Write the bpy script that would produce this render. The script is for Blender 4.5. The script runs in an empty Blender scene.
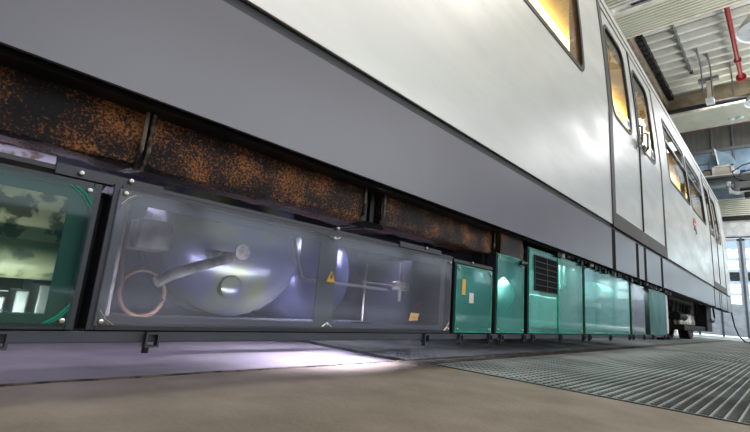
import bpy, bmesh, math, random
from mathutils import Vector, Matrix
random.seed(7)
PI = math.pi
scene = bpy.context.scene
COL = scene.collection

# ------------------------------------------------------------------ camera, world, lights, exposure
cam_d = bpy.data.cameras.new('camera')
cam = bpy.data.objects.new('camera', cam_d)
COL.objects.link(cam)
right = Vector((0.68590497, -0.72347276, 0.07824025))
down = Vector((0.19613742, 0.08026361, -0.97728597))
fwd = Vector((0.70075993, 0.68567115, 0.19695329))
m = Matrix((right, -down, -fwd)).transposed().to_4x4()
m.translation = Vector((0, 0, 0.21))
cam.matrix_world = m
cam_d.sensor_width = 36.0
cam_d.lens = 429.09 / 750 * 36
cam_d.clip_start = 0.02
cam_d.clip_end = 300
scene.camera = cam

world = bpy.data.worlds.new('world')
scene.world = world
world.use_nodes = True
bgn = world.node_tree.nodes['Background']
bgn.inputs['Color'].default_value = (0.80, 0.90, 1.0, 1)
bgn.inputs['Strength'].default_value = 1.1


def area(name, loc, target, sx, sy, power, color, spread=None):
    ld = bpy.data.lights.new(name, 'AREA')
    ld.shape = 'RECTANGLE'
    ld.size = sx
    ld.size_y = sy
    ld.energy = power
    ld.color = color
    if spread:
        ld.spread = math.radians(spread)
    o = bpy.data.objects.new(name, ld)
    COL.objects.link(o)
    o.location = loc
    d = Vector(target) - Vector(loc)
    o.rotation_euler = d.to_track_quat('-Z', 'Y').to_euler()
    return o


# daylight through the tall glazing of the hall (front right) and the roof lights over the aisle
area('window_light', (4.5, -7.6, 4.2), (3.0, 1.5, 2.5), 12, 3.4, 330, (0.93, 0.97, 1.0))
area('roof_light_and_fill', (6.0, -3.2, 7.8), (5.0, -1.0, 0.0), 12, 2.5, 400, (1.0, 0.95, 0.88))
area('end_window_light', (19.3, -2.0, 3.0), (8.0, -0.5, 2.6), 6, 4.5, 12, (0.90, 0.96, 1.0))
# added fills for hall end and roof, then lamps and fills below the car
area('roof_light_and_fill', (16.5, -1.5, 6.8), (17.0, -0.5, 0.0), 4, 5, 340, (0.96, 0.98, 1.0))  # unseen fill added to brighten the far doors and floor
area('roof_fill', (10.0, -6.5, 0.35), (11.5, -1.5, 8.2), 6, 2, 330, (1.0, 0.98, 0.94), 120)  # unseen fill near the floor, added to brighten the roof sheets
area('underfloor_lamp_and_fill', (1.16, 1.02, 0.415), (1.10, 1.28, 0.0), 0.35, 0.05, 5.0, (0.80, 0.74, 1.0), 85)
area('cabinet_fill', (1.58, 0.90, 0.36), (1.58, 1.02, 0.2), 0.5, 0.012, 1.6, (0.92, 1.0, 1.0))  # fill added to light the contents of the small cabinets
area('cabinet_fill', (3.35, 0.90, 0.49), (3.35, 1.02, 0.2), 2.85, 0.02, 14.0, (0.92, 1.0, 1.0))  # long fill added for the teal cabinets, not an actual lamp there
area('underfloor_lamp_and_fill', (0.75, 0.905, 0.142), (0.75, 1.2, 0.24), 0.9, 0.012, 1.6, (0.90, 0.89, 1.0), 110)
area('underfloor_lamp_and_fill', (-0.1, 0.905, 0.142), (-0.1, 1.2, 0.24), 0.5, 0.012, 1.0, (1.0, 0.92, 0.92), 110)
area('underfloor_lamp_and_fill', (0.10, 1.75, 0.44), (0.3, 1.2, 0.20), 0.7, 0.08, 1.0, (0.80, 0.74, 1.0))
area('underfloor_lamp_and_fill', (0.25, 1.6, 0.52), (0.3, 1.25, 0.0), 1.2, 0.1, 1.2, (0.78, 0.68, 1.0))  # broad fill added to lift the violet on the left floor
area('underfloor_lamp_and_fill', (1.75, 1.5, 0.5), (1.65, 1.3, 0.0), 0.5, 0.1, 4.0, (0.74, 0.74, 1.0))  # fill added to bring out violet on the inner grating
area('underfloor_lamp_and_fill', (1.5, 1.9, 0.6), (1.7, 2.4, 0.2), 0.6, 0.1, 2.5, (0.86, 0.84, 1.0))

scene.view_settings.view_transform = 'Standard'
scene.view_settings.look = 'None'
scene.view_settings.gamma = 1
scene.view_settings.exposure = 0.42
scene.view_settings.use_curve_mapping = False


# ------------------------------------------------------------------ materials
def S(c):
    """0-255 display colour to linear"""
    return tuple((((v / 255) + 0.055) / 1.055) ** 2.4 if v > 10 else v / 255 / 12.92 for v in c) + (1,)


def mat(name, c, rough=0.5, metal=0.0, c2=None, scale=5.0, stretch=(1, 1, 1), lo=0.4, hi=0.6, bump=0.0, bscale=None,
        detail=4.0, emit=None, estr=0.0, coat=0.0, rough2=None, spec=0.5):
    mt = bpy.data.materials.new(name)
    mt.use_nodes = True
    nt = mt.node_tree
    n = nt.nodes
    b = n['Principled BSDF']
    b.inputs['Roughness'].default_value = rough
    b.inputs['Metallic'].default_value = metal
    b.inputs['Coat Weight'].default_value = coat
    b.inputs['Specular IOR Level'].default_value = spec
    b.inputs['Base Color'].default_value = S(c)
    tc = n.new('ShaderNodeTexCoord')
    mp = n.new('ShaderNodeMapping')
    mp.inputs['Scale'].default_value = stretch
    nt.links.new(tc.outputs['Object'], mp.inputs['Vector'])
    nz = n.new('ShaderNodeTexNoise')
    nz.inputs['Scale'].default_value = scale
    nz.inputs['Detail'].default_value = detail
    nt.links.new(mp.outputs['Vector'], nz.inputs['Vector'])
    if c2 is None:
        c2 = tuple(v * 0.9 for v in c)
    rp = n.new('ShaderNodeValToRGB')
    rp.color_ramp.elements[0].position = lo
    rp.color_ramp.elements[1].position = hi
    rp.color_ramp.elements[0].color = S(c)
    rp.color_ramp.elements[1].color = S(c2)
    nt.links.new(nz.outputs['Fac'], rp.inputs['Fac'])
    nt.links.new(rp.outputs['Color'], b.inputs['Base Color'])
    if rough2 is not None:
        mr = n.new('ShaderNodeMapRange')
        mr.inputs['From Min'].default_value = 0.3
        mr.inputs['From Max'].default_value = 0.7
        mr.inputs['To Min'].default_value = rough
        mr.inputs['To Max'].default_value = rough2
        nt.links.new(nz.outputs['Fac'], mr.inputs['Value'])
        nt.links.new(mr.outputs['Result'], b.inputs['Roughness'])
    if bump:
        nb = n.new('ShaderNodeTexNoise')
        nb.inputs['Scale'].default_value = bscale or scale
        nb.inputs['Detail'].default_value = 3
        nt.links.new(mp.outputs['Vector'], nb.inputs['Vector'])
        bp = n.new('ShaderNodeBump')
        bp.inputs['Strength'].default_value = bump
        bp.inputs['Distance'].default_value = 0.01
        nt.links.new(nb.outputs['Fac'], bp.inputs['Height'])
        nt.links.new(bp.outputs['Normal'], b.inputs['Normal'])
    if emit:
        b.inputs['Emission Color'].default_value = S(emit)
        b.inputs['Emission Strength'].default_value = estr
    return mt


def glass(name, tint, haze_col, haze=0.1, rough=0.05, gloss=1.0, scratch=True):
    """acrylic or window pane: tinted see-through, a thin dusty haze, mirror gloss by angle"""
    mt = bpy.data.materials.new(name)
    mt.use_nodes = True
    nt = mt.node_tree
    n = nt.nodes
    n.remove(n['Principled BSDF'])
    out = n['Material Output']
    tr = n.new('ShaderNodeBsdfTransparent')
    tr.inputs['Color'].default_value = S(tint)
    df = n.new('ShaderNodeBsdfDiffuse')
    df.inputs['Color'].default_value = S(haze_col)
    m1 = n.new('ShaderNodeMixShader')
    nt.links.new(tr.outputs[0], m1.inputs[1])
    nt.links.new(df.outputs[0], m1.inputs[2])
    if scratch:
        tc = n.new('ShaderNodeTexCoord')
        mp = n.new('ShaderNodeMapping')
        mp.inputs['Scale'].default_value = (3, 3, 2)
        nz = n.new('ShaderNodeTexNoise')
        nz.inputs['Scale'].default_value = 1.6
        nz.inputs['Detail'].default_value = 6
        mr = n.new('ShaderNodeMapRange')
        mr.inputs['From Min'].default_value = 0.35
        mr.inputs['From Max'].default_value = 0.7
        mr.inputs['To Min'].default_value = haze * 0.6
        mr.inputs['To Max'].default_value = haze * 1.5
        nt.links.new(tc.outputs['Object'], mp.inputs['Vector'])
        nt.links.new(mp.outputs['Vector'], nz.inputs['Vector'])
        nt.links.new(nz.outputs['Fac'], mr.inputs['Value'])
        nt.links.new(mr.outputs['Result'], m1.inputs[0])
    else:
        m1.inputs[0].default_value = haze
    gl = n.new('ShaderNodeBsdfGlossy')
    gl.inputs['Roughness'].default_value = rough
    gl.inputs['Color'].default_value = (gloss, gloss, gloss, 1)
    lw = n.new('ShaderNodeLayerWeight')
    lw.inputs['Blend'].default_value = 0.5
    pw = n.new('ShaderNodeMath')
    pw.operation = 'POWER'
    pw.inputs[1].default_value = 5.0
    nt.links.new(lw.outputs['Facing'], pw.inputs[0])
    sc_ = n.new('ShaderNodeMath')
    sc_.operation = 'MULTIPLY_ADD'
    sc_.inputs[1].default_value = 0.94
    sc_.inputs[2].default_value = 0.05
    nt.links.new(pw.outputs[0], sc_.inputs[0])
    m2 = n.new('ShaderNodeMixShader')
    nt.links.new(sc_.outputs[0], m2.inputs[0])
    nt.links.new(m1.outputs[0], m2.inputs[1])
    nt.links.new(gl.outputs[0], m2.inputs[2])
    nt.links.new(m2.outputs[0], out.inputs['Surface'])
    return mt


def rust_mat():
    mt = bpy.data.materials.new('rusted_tar_coating')
    mt.use_nodes = True
    nt = mt.node_tree
    n = nt.nodes
    b = n['Principled BSDF']
    b.inputs['Roughness'].default_value = 0.55
    tc = n.new('ShaderNodeTexCoord')
    big = n.new('ShaderNodeTexNoise')
    big.inputs['Scale'].default_value = 9.0
    big.inputs['Detail'].default_value = 3
    fine = n.new('ShaderNodeTexNoise')
    fine.inputs['Scale'].default_value = 210.0
    fine.inputs['Detail'].default_value = 6
    fine.inputs['Roughness'].default_value = 0.7
    for t in (big, fine):
        nt.links.new(tc.outputs['Object'], t.inputs['Vector'])
    ad = n.new('ShaderNodeMath')
    ad.operation = 'ADD'
    hm = n.new('ShaderNodeMath')
    hm.operation = 'MULTIPLY_ADD'
    hm.inputs[1].default_value = 0.6
    hm.inputs[2].default_value = 0.19
    nt.links.new(big.outputs['Fac'], hm.inputs[0])
    nt.links.new(hm.outputs[0], ad.inputs[0])
    nt.links.new(fine.outputs['Fac'], ad.inputs[1])
    rp = n.new('ShaderNodeValToRGB')
    e = rp.color_ramp.elements
    e[0].position = 0.98
    e[0].color = S((20, 20, 22))
    e[1].position = 1.0
    rp.color_ramp.interpolation = 'LINEAR'
    mr = n.new('ShaderNodeMapRange')
    mr.inputs['From Min'].default_value = 0.6
    mr.inputs['From Max'].default_value = 1.4
    nt.links.new(ad.outputs[0], mr.inputs['Value'])
    nt.links.new(mr.outputs['Result'], rp.inputs['Fac'])
    e[0].position = 0.485
    e[1].position = 0.68
    e[1].color = S((176, 116, 62))
    x = rp.color_ramp.elements.new(0.53)
    x.color = S((78, 46, 28))
    x = rp.color_ramp.elements.new(0.59)
    x.color = S((138, 82, 42))
    nt.links.new(rp.outputs['Color'], b.inputs['Base Color'])
    bp = n.new('ShaderNodeBump')
    bp.inputs['Strength'].default_value = 0.9
    bp.inputs['Distance'].default_value = 0.006
    nt.links.new(fine.outputs['Fac'], bp.inputs['Height'])
    nt.links.new(bp.outputs['Normal'], b.inputs['Normal'])
    return mt


M = {}
M['silver'] = mat('brushed_silver_panel', (200, 199, 195), 0.30, 0.5, (184, 184, 180), 2.2, (0.8, 1, 3.0), 0.35, 0.65, 0.12, 3.0, rough2=0.42)
M['silver_dark'] = mat('door_edge_metal', (74, 66, 62), 0.5, 0.0, spec=0.25)
M['skirt'] = mat('grey_skirt_paint', (88, 83, 93), 0.33, 0.0, (83, 78, 88), 1.3, bump=0.02, bscale=3, spec=0.7)
M['black'] = mat('black_rubber', (14, 16, 18), 0.5)
M['matte'] = mat('matte_black', (10, 11, 12), 0.8, spec=0.1)
M['teal_black'] = mat('dark_gap_steel', (18, 26, 30), 0.35)
M['frame'] = mat('slate_frame_paint', (46, 49, 56), 0.48, 0.0, (40, 43, 50), 9, bump=0.05, bscale=60)
M['rail'] = mat('slate_rail_paint', (62, 65, 74), 0.5, 0.0, (52, 56, 64), 7, bump=0.05, bscale=60)
M['steel'] = mat('bright_steel', (205, 200, 190), 0.3, 0.9)
M['galv'] = mat('galvanised_steel', (134, 140, 140), 0.45, 0.7, (98, 104, 106), 9)
M['rust'] = rust_mat()
M['rust_edge'] = mat('worn_flange_steel', (120, 108, 96), 0.6, 0.2, (38, 30, 26), 40, lo=0.42, hi=0.56)
M['dark_metal'] = mat('dark_underframe', (26, 27, 30), 0.55, 0.2, (40, 34, 30), 12)
M['clear'] = glass('scuffed_clear_acrylic', (232, 234, 240), (150, 152, 160), 0.14, 0.10, 0.7)
M['green'] = glass('green_tinted_acrylic', (222, 234, 228), (44, 112, 106), 0.10, 0.05, 0.7)
M['teal'] = glass('teal_tinted_acrylic', (196, 236, 230), (100, 186, 178), 0.24, 0.05)
M['teal_dull'] = glass('dull_teal_acrylic', (120, 180, 176), (84, 150, 144), 0.6, 0.3, 0.35)
M['teal_edge'] = mat('teal_acrylic_edge', (44, 176, 142), 0.25, 0.0, (30, 140, 118), 20)
M['win'] = glass('bronze_window_glass', (252, 246, 234), (190, 170, 140), 0.03, 0.02, 0.55, scratch=False)
M['clearwin'] = glass('clear_window_glass', (225, 235, 240), (200, 210, 215), 0.04, 0.02, scratch=False)
M['tank'] = mat('patched_tank_paint', (104, 106, 130), 0.24, 0.4, (122, 128, 98), 7, lo=0.45, hi=0.62)
M['tank2'] = mat('blue_tank_paint', (98, 100, 142), 0.22, 0.4, (126, 128, 166), 6)
M['drum'] = mat('flaking_drum_paint', (206, 198, 166), 0.6, 0.0, (84, 80, 66), 34, lo=0.46, hi=0.54)
M['pale_green'] = mat('pale_green_pipe', (150, 154, 126), 0.45, 0.0, (92, 98, 82), 26, lo=0.52, hi=0.62)
M['dusty'] = mat('dusty_steel', (176, 168, 162), 0.6, 0.0, (104, 100, 96), 20)
M['hose'] = mat('brown_hose', (92, 66, 52), 0.6)
M['pipe'] = mat('pale_pipe', (244, 240, 242), 0.4, 0.0)
M['floor'] = mat('taupe_concrete', (160, 147, 130), 0.75, 0.0, (138, 126, 111), 7.0, lo=0.3, hi=0.7, bump=0.15, bscale=90, detail=8, rough2=0.85)
M['floor_in'] = mat('smooth_grey_concrete', (150, 146, 148), 0.6, 0.0, (128, 124, 128), 6, lo=0.35, hi=0.7, bump=0.1, bscale=50, detail=8)
M['floor_far'] = mat('pale_sealed_floor', (205, 208, 206), 0.3, 0.0, (190, 194, 194), 2)
M['pit'] = mat('pit_concrete', (120, 120, 114), 0.8)
M['grate'] = mat('grating_steel', (176, 178, 172), 0.5, 0.3, (140, 144, 140), 3.0, lo=0.4, hi=0.62)
M['curb'] = mat('worn_curb', (128, 112, 92), 0.85, 0.0, (70, 60, 52), 30, lo=0.45, hi=0.6, bump=0.5, bscale=70)
M['white'] = mat('white_paint', (226, 228, 226), 0.5)
M['deck'] = mat('white_roof_sheet', (214, 214, 206), 0.5, 0.0, (198, 198, 190), 2)
M['ribbed'] = mat('cream_radiant_panel', (206, 206, 188), 0.5, 0.0, (198, 198, 180), 2)
M['beam'] = mat('brown_concrete_beam', (150, 136, 120), 0.8, 0.0, (128, 114, 100), 4, bump=0.1, bscale=30)
M['cream'] = mat('cream_paint', (222, 214, 200), 0.6)
M['red'] = mat('red_pipe_paint', (150, 36, 38), 0.4, 0.0, (132, 30, 32), 5)
M['maroon'] = mat('maroon_edge', (104, 52, 44), 0.5)
M['grey'] = mat('mid_grey_paint', (118, 120, 122), 0.5)
M['grey_dark'] = mat('dark_grey_cladding', (96, 96, 92), 0.55, 0.0, (116, 112, 106), 1.2, (1, 6, 1), 0.35, 0.65)
M['blue_grey'] = mat('blue_grey_sheet', (150, 172, 190), 0.35, 0.3, (124, 148, 170), 2)
M['door_blue'] = mat('pale_blue_door_paint', (196, 206, 218), 0.45)
M['door_frame'] = mat('door_frame_grey', (92, 100, 116), 0.45)
M['lamp_white'] = mat('lamp_enamel', (232, 234, 236), 0.35)
M['lamp_in'] = mat('lamp_inside', (196, 204, 208), 0.4)
M['blue'] = mat('bright_blue_plastic', (50, 84, 170), 0.4)
M['gold'] = mat('yellow_ceiling_lining', (240, 218, 152), 0.4, 0.0, (230, 204, 132), 3)
M['wood'] = mat('orange_wood_laminate', (176, 120, 76), 0.4, 0.0, (156, 100, 60), 4, (3, 3, 26), 0.35, 0.65)
M['seat'] = mat('dark_seat_vinyl', (94, 50, 40), 0.5)
M['tube'] = mat('lit_tube_cover', (255, 244, 215), 0.4, emit=(255, 232, 172), estr=4.5)
M['yellow'] = mat('warning_yellow', (224, 172, 60), 0.5)
M['card'] = mat('orange_tag', (206, 160, 104), 0.7)
M['logo_red'] = mat('emblem_red', (190, 40, 44), 0.4)
M['logo_blue'] = mat('emblem_navy', (30, 40, 84), 0.4)
M['sticker'] = mat('white_sticker', (236, 240, 244), 0.5)
M['sticker_blue'] = mat('blue_sticker_print', (40, 100, 160), 0.5)
M['wheel'] = mat('rusty_wheel_steel', (70, 46, 40), 0.55, 0.3, (44, 32, 30), 9)
M['foliage'] = mat('foliage_with_daylight', (150, 162, 140), 0.9, 0.0, (240, 240, 236), 3.2, (1, 1, 3), 0.40, 0.48)  # near-white mottle puts bright daylight into the foliage colour


# ------------------------------------------------------------------ mesh helpers
class MB:
    def __init__(s):
        s.bm = bmesh.new()

    def box(s, x0, y0, z0, x1, y1, z1, bevel=0.0):
        r = bmesh.ops.create_cube(s.bm, size=1.0)
        vs = r['verts']
        for v in vs:
            v.co = Vector(((x0 + x1) / 2 + v.co.x * (x1 - x0), (y0 + y1) / 2 + v.co.y * (y1 - y0), (z0 + z1) / 2 + v.co.z * (z1 - z0)))
        if bevel:
            es = list({e for v in vs for e in v.link_edges})
            bmesh.ops.bevel(s.bm, geom=es, offset=bevel, segments=2, affect='EDGES', profile=0.5)
        return s

    def cyl(s, p0, p1, r0, r1=None, seg=20, caps=True):
        p0 = Vector(p0)
        p1 = Vector(p1)
        d = p1 - p0
        q = d.to_track_quat('Z', 'Y').to_matrix().to_4x4()
        q.translation = (p0 + p1) / 2
        bmesh.ops.create_cone(s.bm, cap_ends=caps, segments=seg, radius1=r0, radius2=r0 if r1 is None else r1, depth=d.length, matrix=q)
        return s

    def tube(s, pts, r, seg=10, closed=False):
        pts = [Vector(p) for p in pts]
        rings = []
        n = len(pts)
        for i, p in enumerate(pts):
            a = pts[(i - 1) % n] if (i > 0 or closed) else p
            b = pts[(i + 1) % n] if (i < n - 1 or closed) else p
            t = (b - a).normalized()
            up = Vector((0, 0, 1)) if abs(t.z) < 0.95 else Vector((1, 0, 0))
            u = t.cross(up).normalized()
            w = t.cross(u).normalized()
            rings.append([s.bm.verts.new(p + u * r * math.cos(2 * PI * k / seg) + w * r * math.sin(2 * PI * k / seg)) for k in range(seg)])
        rng = range(n) if closed else range(n - 1)
        for i in rng:
            A = rings[i]
            B = rings[(i + 1) % n]
            for k in range(seg):
                s.bm.faces.new((A[k], A[(k + 1) % seg], B[(k + 1) % seg], B[k]))
        if not closed:
            s.bm.faces.new(rings[0])
            s.bm.faces.new(rings[-1])
        return s

    def lathe(s, prof, loc, axis='Z', seg=28):
        """prof: list of (radius, height)"""
        rings = []
        for r, h in prof:
            ring = []
            for k in range(seg):
                a = 2 * PI * k / seg
                c, d = r * math.cos(a), r * math.sin(a)
                v = {'Z': (c, d, h), 'X': (h, c, d), 'Y': (c, h, d)}[axis]
                ring.append(s.bm.verts.new(Vector(v) + Vector(loc)))
            rings.append(ring)
        for A, B in zip(rings, rings[1:]):
            for k in range(seg):
                s.bm.faces.new((A[k], A[(k + 1) % seg], B[(k + 1) % seg], B[k]))
        s.bm.faces.new(rings[0])
        s.bm.faces.new(rings[-1])
        return s

    def prism(s, poly, axis, a, b):
        """extrude a closed polygon along axis from a to b"""
        def mk(u, v, w):
            return {'X': (w, u, v), 'Y': (u, w, v), 'Z': (u, v, w)}[axis]
        A = [s.bm.verts.new(mk(u, v, a)) for u, v in poly]
        B = [s.bm.verts.new(mk(u, v, b)) for u, v in poly]
        s.bm.faces.new(A)
        s.bm.faces.new(list(reversed(B)))
        n = len(poly)
        for i in range(n):
            s.bm.faces.new((A[i], B[i], B[(i + 1) % n], A[(i + 1) % n]))
        return s

    def build(s, name, material, parent=None, smooth=False, off=None):
        bmesh.ops.recalc_face_normals(s.bm, faces=s.bm.faces)
        base = Vector(off) if off is not None else Vector((0, 0, 0))
        me = bpy.data.meshes.new(name)
        for v in s.bm.verts:
            v.co -= base
        s.bm.to_mesh(me)
        s.bm.free()
        me.materials.append(material)
        if smooth:
            me.polygons.foreach_set('use_smooth', [True] * len(me.polygons))
            try:
                me.set_sharp_from_angle(angle=math.radians(35))
            except Exception:
                pass
        o = bpy.data.objects.new(name, me)
        COL.objects.link(o)
        link(o, parent, base)
        return o


WL = {}


def link(o, parent, world):
    """world position of an object, kept while it hangs under a parent"""
    world = Vector(world)
    WL[o.name] = world
    if parent is not None:
        o.parent = parent
        o.location = world - WL[parent.name]
    else:
        o.location = world


def thing(name, label, cat, loc=(0, 0, 0), group=None, parent=None):
    o = bpy.data.objects.new(name, None)
    o.empty_display_size = 0.2
    COL.objects.link(o)
    link(o, parent, loc)
    if label:
        o['label'] = label
        o['category'] = cat
    if group:
        o['group'] = group
    return o


def tag(o, label, cat, group=None, kind=None):
    o['label'] = label
    o['category'] = cat
    if group:
        o['group'] = group
    if kind:
        o['kind'] = kind
    return o


def struct(o):
    o['kind'] = 'structure'
    return o


def rrect(x0, z0, x1, z1, r, seg=6):
    pts = []
    for cx, cz, a0 in ((x1 - r, z1 - r, 0), (x0 + r, z1 - r, 90), (x0 + r, z0 + r, 180), (x1 - r, z0 + r, 270)):
        for k in range(seg + 1):
            a = math.radians(a0 + 90 * k / seg)
            pts.append((cx + r * math.cos(a), cz + r * math.sin(a)))
    return pts


PROFILE = [(0.83, 0.800), (1.65, 0.803), (2.0, 0.822), (2.35, 0.850), (2.55, 0.868), (2.70, 0.886), (2.82, 0.935),
           (2.95, 1.03), (3.08, 1.20), (3.18, 1.45), (3.24, 1.80), (3.26, 2.20)]


def py(z):
    if z <= PROFILE[0][0]:
        return PROFILE[0][1]
    for (za, ya), (zb, yb) in zip(PROFILE, PROFILE[1:]):
        if z <= zb:
            return ya + (yb - ya) * (z - za) / (zb - za)
    return PROFILE[-1][1]


def plate(name, material, outer, holes, thick, parent, out=0.0, smooth=False):
    """a plate in the car-side surface, with rounded cut-outs, bent to the body profile"""
    cu = bpy.data.curves.new('tmp', 'CURVE')
    cu.dimensions = '2D'
    cu.fill_mode = 'BOTH'
    cu.extrude = thick / 2
    for poly in [outer] + holes:
        sp = cu.splines.new('POLY')
        sp.points.add(len(poly) - 1)
        for i, (a, b) in enumerate(poly):
            sp.points[i].co = (a, b, 0, 1)
        sp.use_cyclic_u = True
    co = bpy.data.objects.new('tmp', cu)
    me0 = bpy.data.meshes.new_from_object(co)
    bm = bmesh.new()
    bm.from_mesh(me0)
    bpy.data.objects.remove(co)
    bpy.data.curves.remove(cu)
    bpy.data.meshes.remove(me0)
    bmesh.ops.remove_doubles(bm, verts=bm.verts, dist=1e-5)
    zs = [p[1] for p in outer]
    z = min(zs) + 0.08
    for zz in (1.65, 1.85, 2.0, 2.17, 2.35, 2.55, 2.7):
        if min(zs) < zz < max(zs):
            bmesh.ops.bisect_plane(bm, geom=list(bm.verts) + list(bm.edges) + list(bm.faces), plane_co=(0, zz, 0), plane_no=(0, 1, 0))
    for v in bm.verts:
        x, zz, d = v.co
        v.co = (x, py(zz) + thick / 2 - d - out, zz)
    s = MB()
    s.bm.free()
    s.bm = bm
    return s.build(name, material, parent, smooth)


# ------------------------------------------------------------------ the hall
FLOOR_X = 1.38       # where the gratings begin
s = MB()
s.box(-8, -9, -0.25, FLOOR_X, 1.095, 0.0)
floor = struct(s.build('floor', M['floor']))
# slab between the rails below the car, a step lower than the aisle
f2 = MB().box(-8, 1.115, -0.25, FLOOR_X, 7, -0.012)
struct(f2.build('trim_1', M['floor_in']))
# worn curb edge: an uneven lip along the joint
s = MB()
N = 90
va = []
for i in range(N + 1):
    x = -3 + (FLOOR_X + 3) * i / N
    j = random.uniform(-0.006, 0.006)
    row = [(x, 1.088 + j, 0.0), (x, 1.092 + j, 0.003), (x, 1.105 + j * 0.6, 0.002), (x, 1.116, -0.010), (x, 1.116, -0.03), (x, 1.088, -0.03)]
    va.append([s.bm.verts.new(p) for p in row])
for A, B in zip(va, va[1:]):
    for k in range(6):
        s.bm.faces.new((A[k], A[(k + 1) % 6], B[(k + 1) % 6], B[k]))
s.bm.faces.new(va[0])
s.bm.faces.new(va[-1])
struct(s.build('trim_2', M['curb']))
# concrete strip between the two fields of grating
struct(MB().box(FLOOR_X, 1.0, -0.25, 13.0, 1.085, 0.0).build('trim_3', M['curb']))
struct(MB().box(FLOOR_X, 1.085, -0.05, 13.0, 1.092, 0.006).build('trim_4', M['galv']))
struct(MB().box(FLOOR_X, 1.092, -0.25, 13.0, 1.10, -0.002).build('trim_5', M['dark_metal']))
# pit below the gratings
struct(MB().box(FLOOR_X, -9, -0.35, 13.0, 7, -0.25).build('trim_6', M['pit']))
# angle frame at the head of the gratings
struct(MB().box(FLOOR_X, -9, -0.05, FLOOR_X + 0.008, 0.998, 0.003).build('trim_7', M['galv']))
struct(MB().box(FLOOR_X, 1.10, -0.05, FLOOR_X + 0.008, 6, 0.0).build('trim_8', M['galv']))
# bright sealed floor in front of the doors
struct(MB().box(13.0, -9, -0.25, 40, 9, 0.0).build('trim_9', M['floor_far']))


def grate(x0, y0, x1, y1, label, group, pitch=0.0275, cross=0.034):
    s = MB()
    n = int((y1 - y0) / pitch)
    for k in range(n + 1):
        y = y0 + 0.004 + k * (y1 - y0 - 0.008) / n
        s.box(x0, y - 0.0017, -0.03, x1, y + 0.0017, 0.0)
    m_ = int((x1 - x0) / cross)
    for k in range(m_ + 1):
        x = x0 + 0.003 + k * (x1 - x0 - 0.006) / m_
        s.box(x - 0.0016, y0, -0.012, x + 0.0016, y1, -0.0025)
    o = s.build('floor_grating', M['grate'])
    return tag(o, label, 'floor grating', group)


gl_ = {0: 'grey steel floor grating in the aisle whose corner meets the brown concrete',
       1: 'grey steel floor grating in the aisle, second one back from the concrete edge',
       2: 'grey steel floor grating in the aisle in front of the far doors'}
xs = [FLOOR_X + 0.01, 4.2, 7.1, 12.98]
for i in range(3):
    grate(xs[i] + 0.003, 0.0 if i == 0 else -1.2, xs[i + 1] - 0.003, 0.997, gl_[i], 'gratings in the aisle beside the train',
          cross=0.034 if i == 0 else (0.05 if i == 1 else 0.1))
grate(xs[0] + 0.003, -1.2, xs[1] - 0.003, -0.004, 'grey steel floor grating at the lower right corner of the picture', 'gratings in the aisle beside the train', cross=0.034)
gu = ['dark steel floor grating under the train next to the violet lit concrete', 'dark steel floor grating under the train in front of the wheels',
      'dark steel floor grating under the train around the rust brown wheels']
for i, (a, b) in enumerate(((xs[0], 4.2), (4.2, 7.1), (7.1, 12.98))):
    grate(a + 0.003, 1.104, b - 0.003, 2.9, gu[i], 'gratings under the train', cross=0.034 if i == 0 else 0.07)

# end wall at x = 20 : glazed folding doors, white fascia, upper cladding
WX = 20.0
s = MB()
s.box(WX, -9, 3.55, WX + 0.3, 9, 4.15)
struct(s.build('wall_end', M['white']))
struct(MB().box(WX - 0.08, -9, 4.15, WX + 0.3, 9, 4.30).build('trim_10', M['dark_metal']))
struct(MB().box(WX - 0.05, -9, 3.50, WX, 9, 3.56).build('trim_11', M['door_frame']))
s = MB()
for k in range(9):
    s.box(WX - 0.06, -9, 4.32 + k * 0.075, WX + 0.2, 9, 4.375 + k * 0.075, 0.01)
struct(s.build('trim_12', M['ribbed']))
struct(MB().box(WX, -9, 5.0, WX + 0.2, 9, 5.75).build('trim_13', M['blue_grey']))
struct(MB().box(WX, -9, 5.75, WX + 0.2, 9, 6.85).build('trim_14', M['blue_grey']))
struct(MB().box(WX, -9, 6.85, WX + 0.2, 9, 8.6).build('trim_15', M['grey_dark']))
s = MB()
s.box(WX - 0.08, -9, 6.86, WX, 9, 6.98)
for k in range(14):
    y = -6.4 + k * 0.62 * 1.0 + 0.03
    s.box(WX - 0.06, y, 5.6, WX, y + 0.06, 8.6)
struct(s.build('trim_16', M['grey']))
s = MB()
for k in range(6):
    s.box(WX - 0.02, -9, 5.08 + k * 0.12, WX, 9, 5.09 + k * 0.12)
struct(s.build('trim_17', M['grey']))

# doors
ys = [3.15, 2.5, 1.82, 1.14, 0.46, -0.22, -0.9, -1.58, -2.26, -2.94, -3.62, -4.3, -4.98]
for k in range(len(ys) - 1):
    y1, y0 = ys[k], ys[k + 1]
    d = thing('door_%d' % (k + 1), None, None, (WX, (y0 + y1) / 2, 0))
    d['kind'] = 'structure'
    s = MB()
    a, b = y0 + 0.03, y1 - 0.03
    s.box(WX - 0.03, a, 0.03, WX + 0.03, b, 1.15)
    s.box(WX - 0.03, a, 1.15, WX + 0.03, a + 0.08, 3.48)
    s.box(WX - 0.03, b - 0.08, 1.15, WX + 0.03, b, 3.48)
    s.box(WX - 0.03, a, 3.40, WX + 0.03, b, 3.48)
    s.build('door_panel', M['door_blue'], d)
    MB().box(WX - 0.005, a + 0.08, 1.15, WX + 0.005, b - 0.08, 3.40).build('glass_pane', M['clearwin'], d)
    MB().box(WX - 0.05, y0 - 0.03, 0.0, WX + 0.05, y0 + 0.03, 3.50).build('door_post', M['door_frame'], d)
struct(MB().box(WX - 0.02, 3.2, 0, WX + 0.2, 9, 3.55).build('wall_end_side', M['white']))
struct(MB().box(WX - 0.02, -9, 0, WX + 0.2, -5.0, 3.55).build('wall_end_corner', M['white']))

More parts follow.
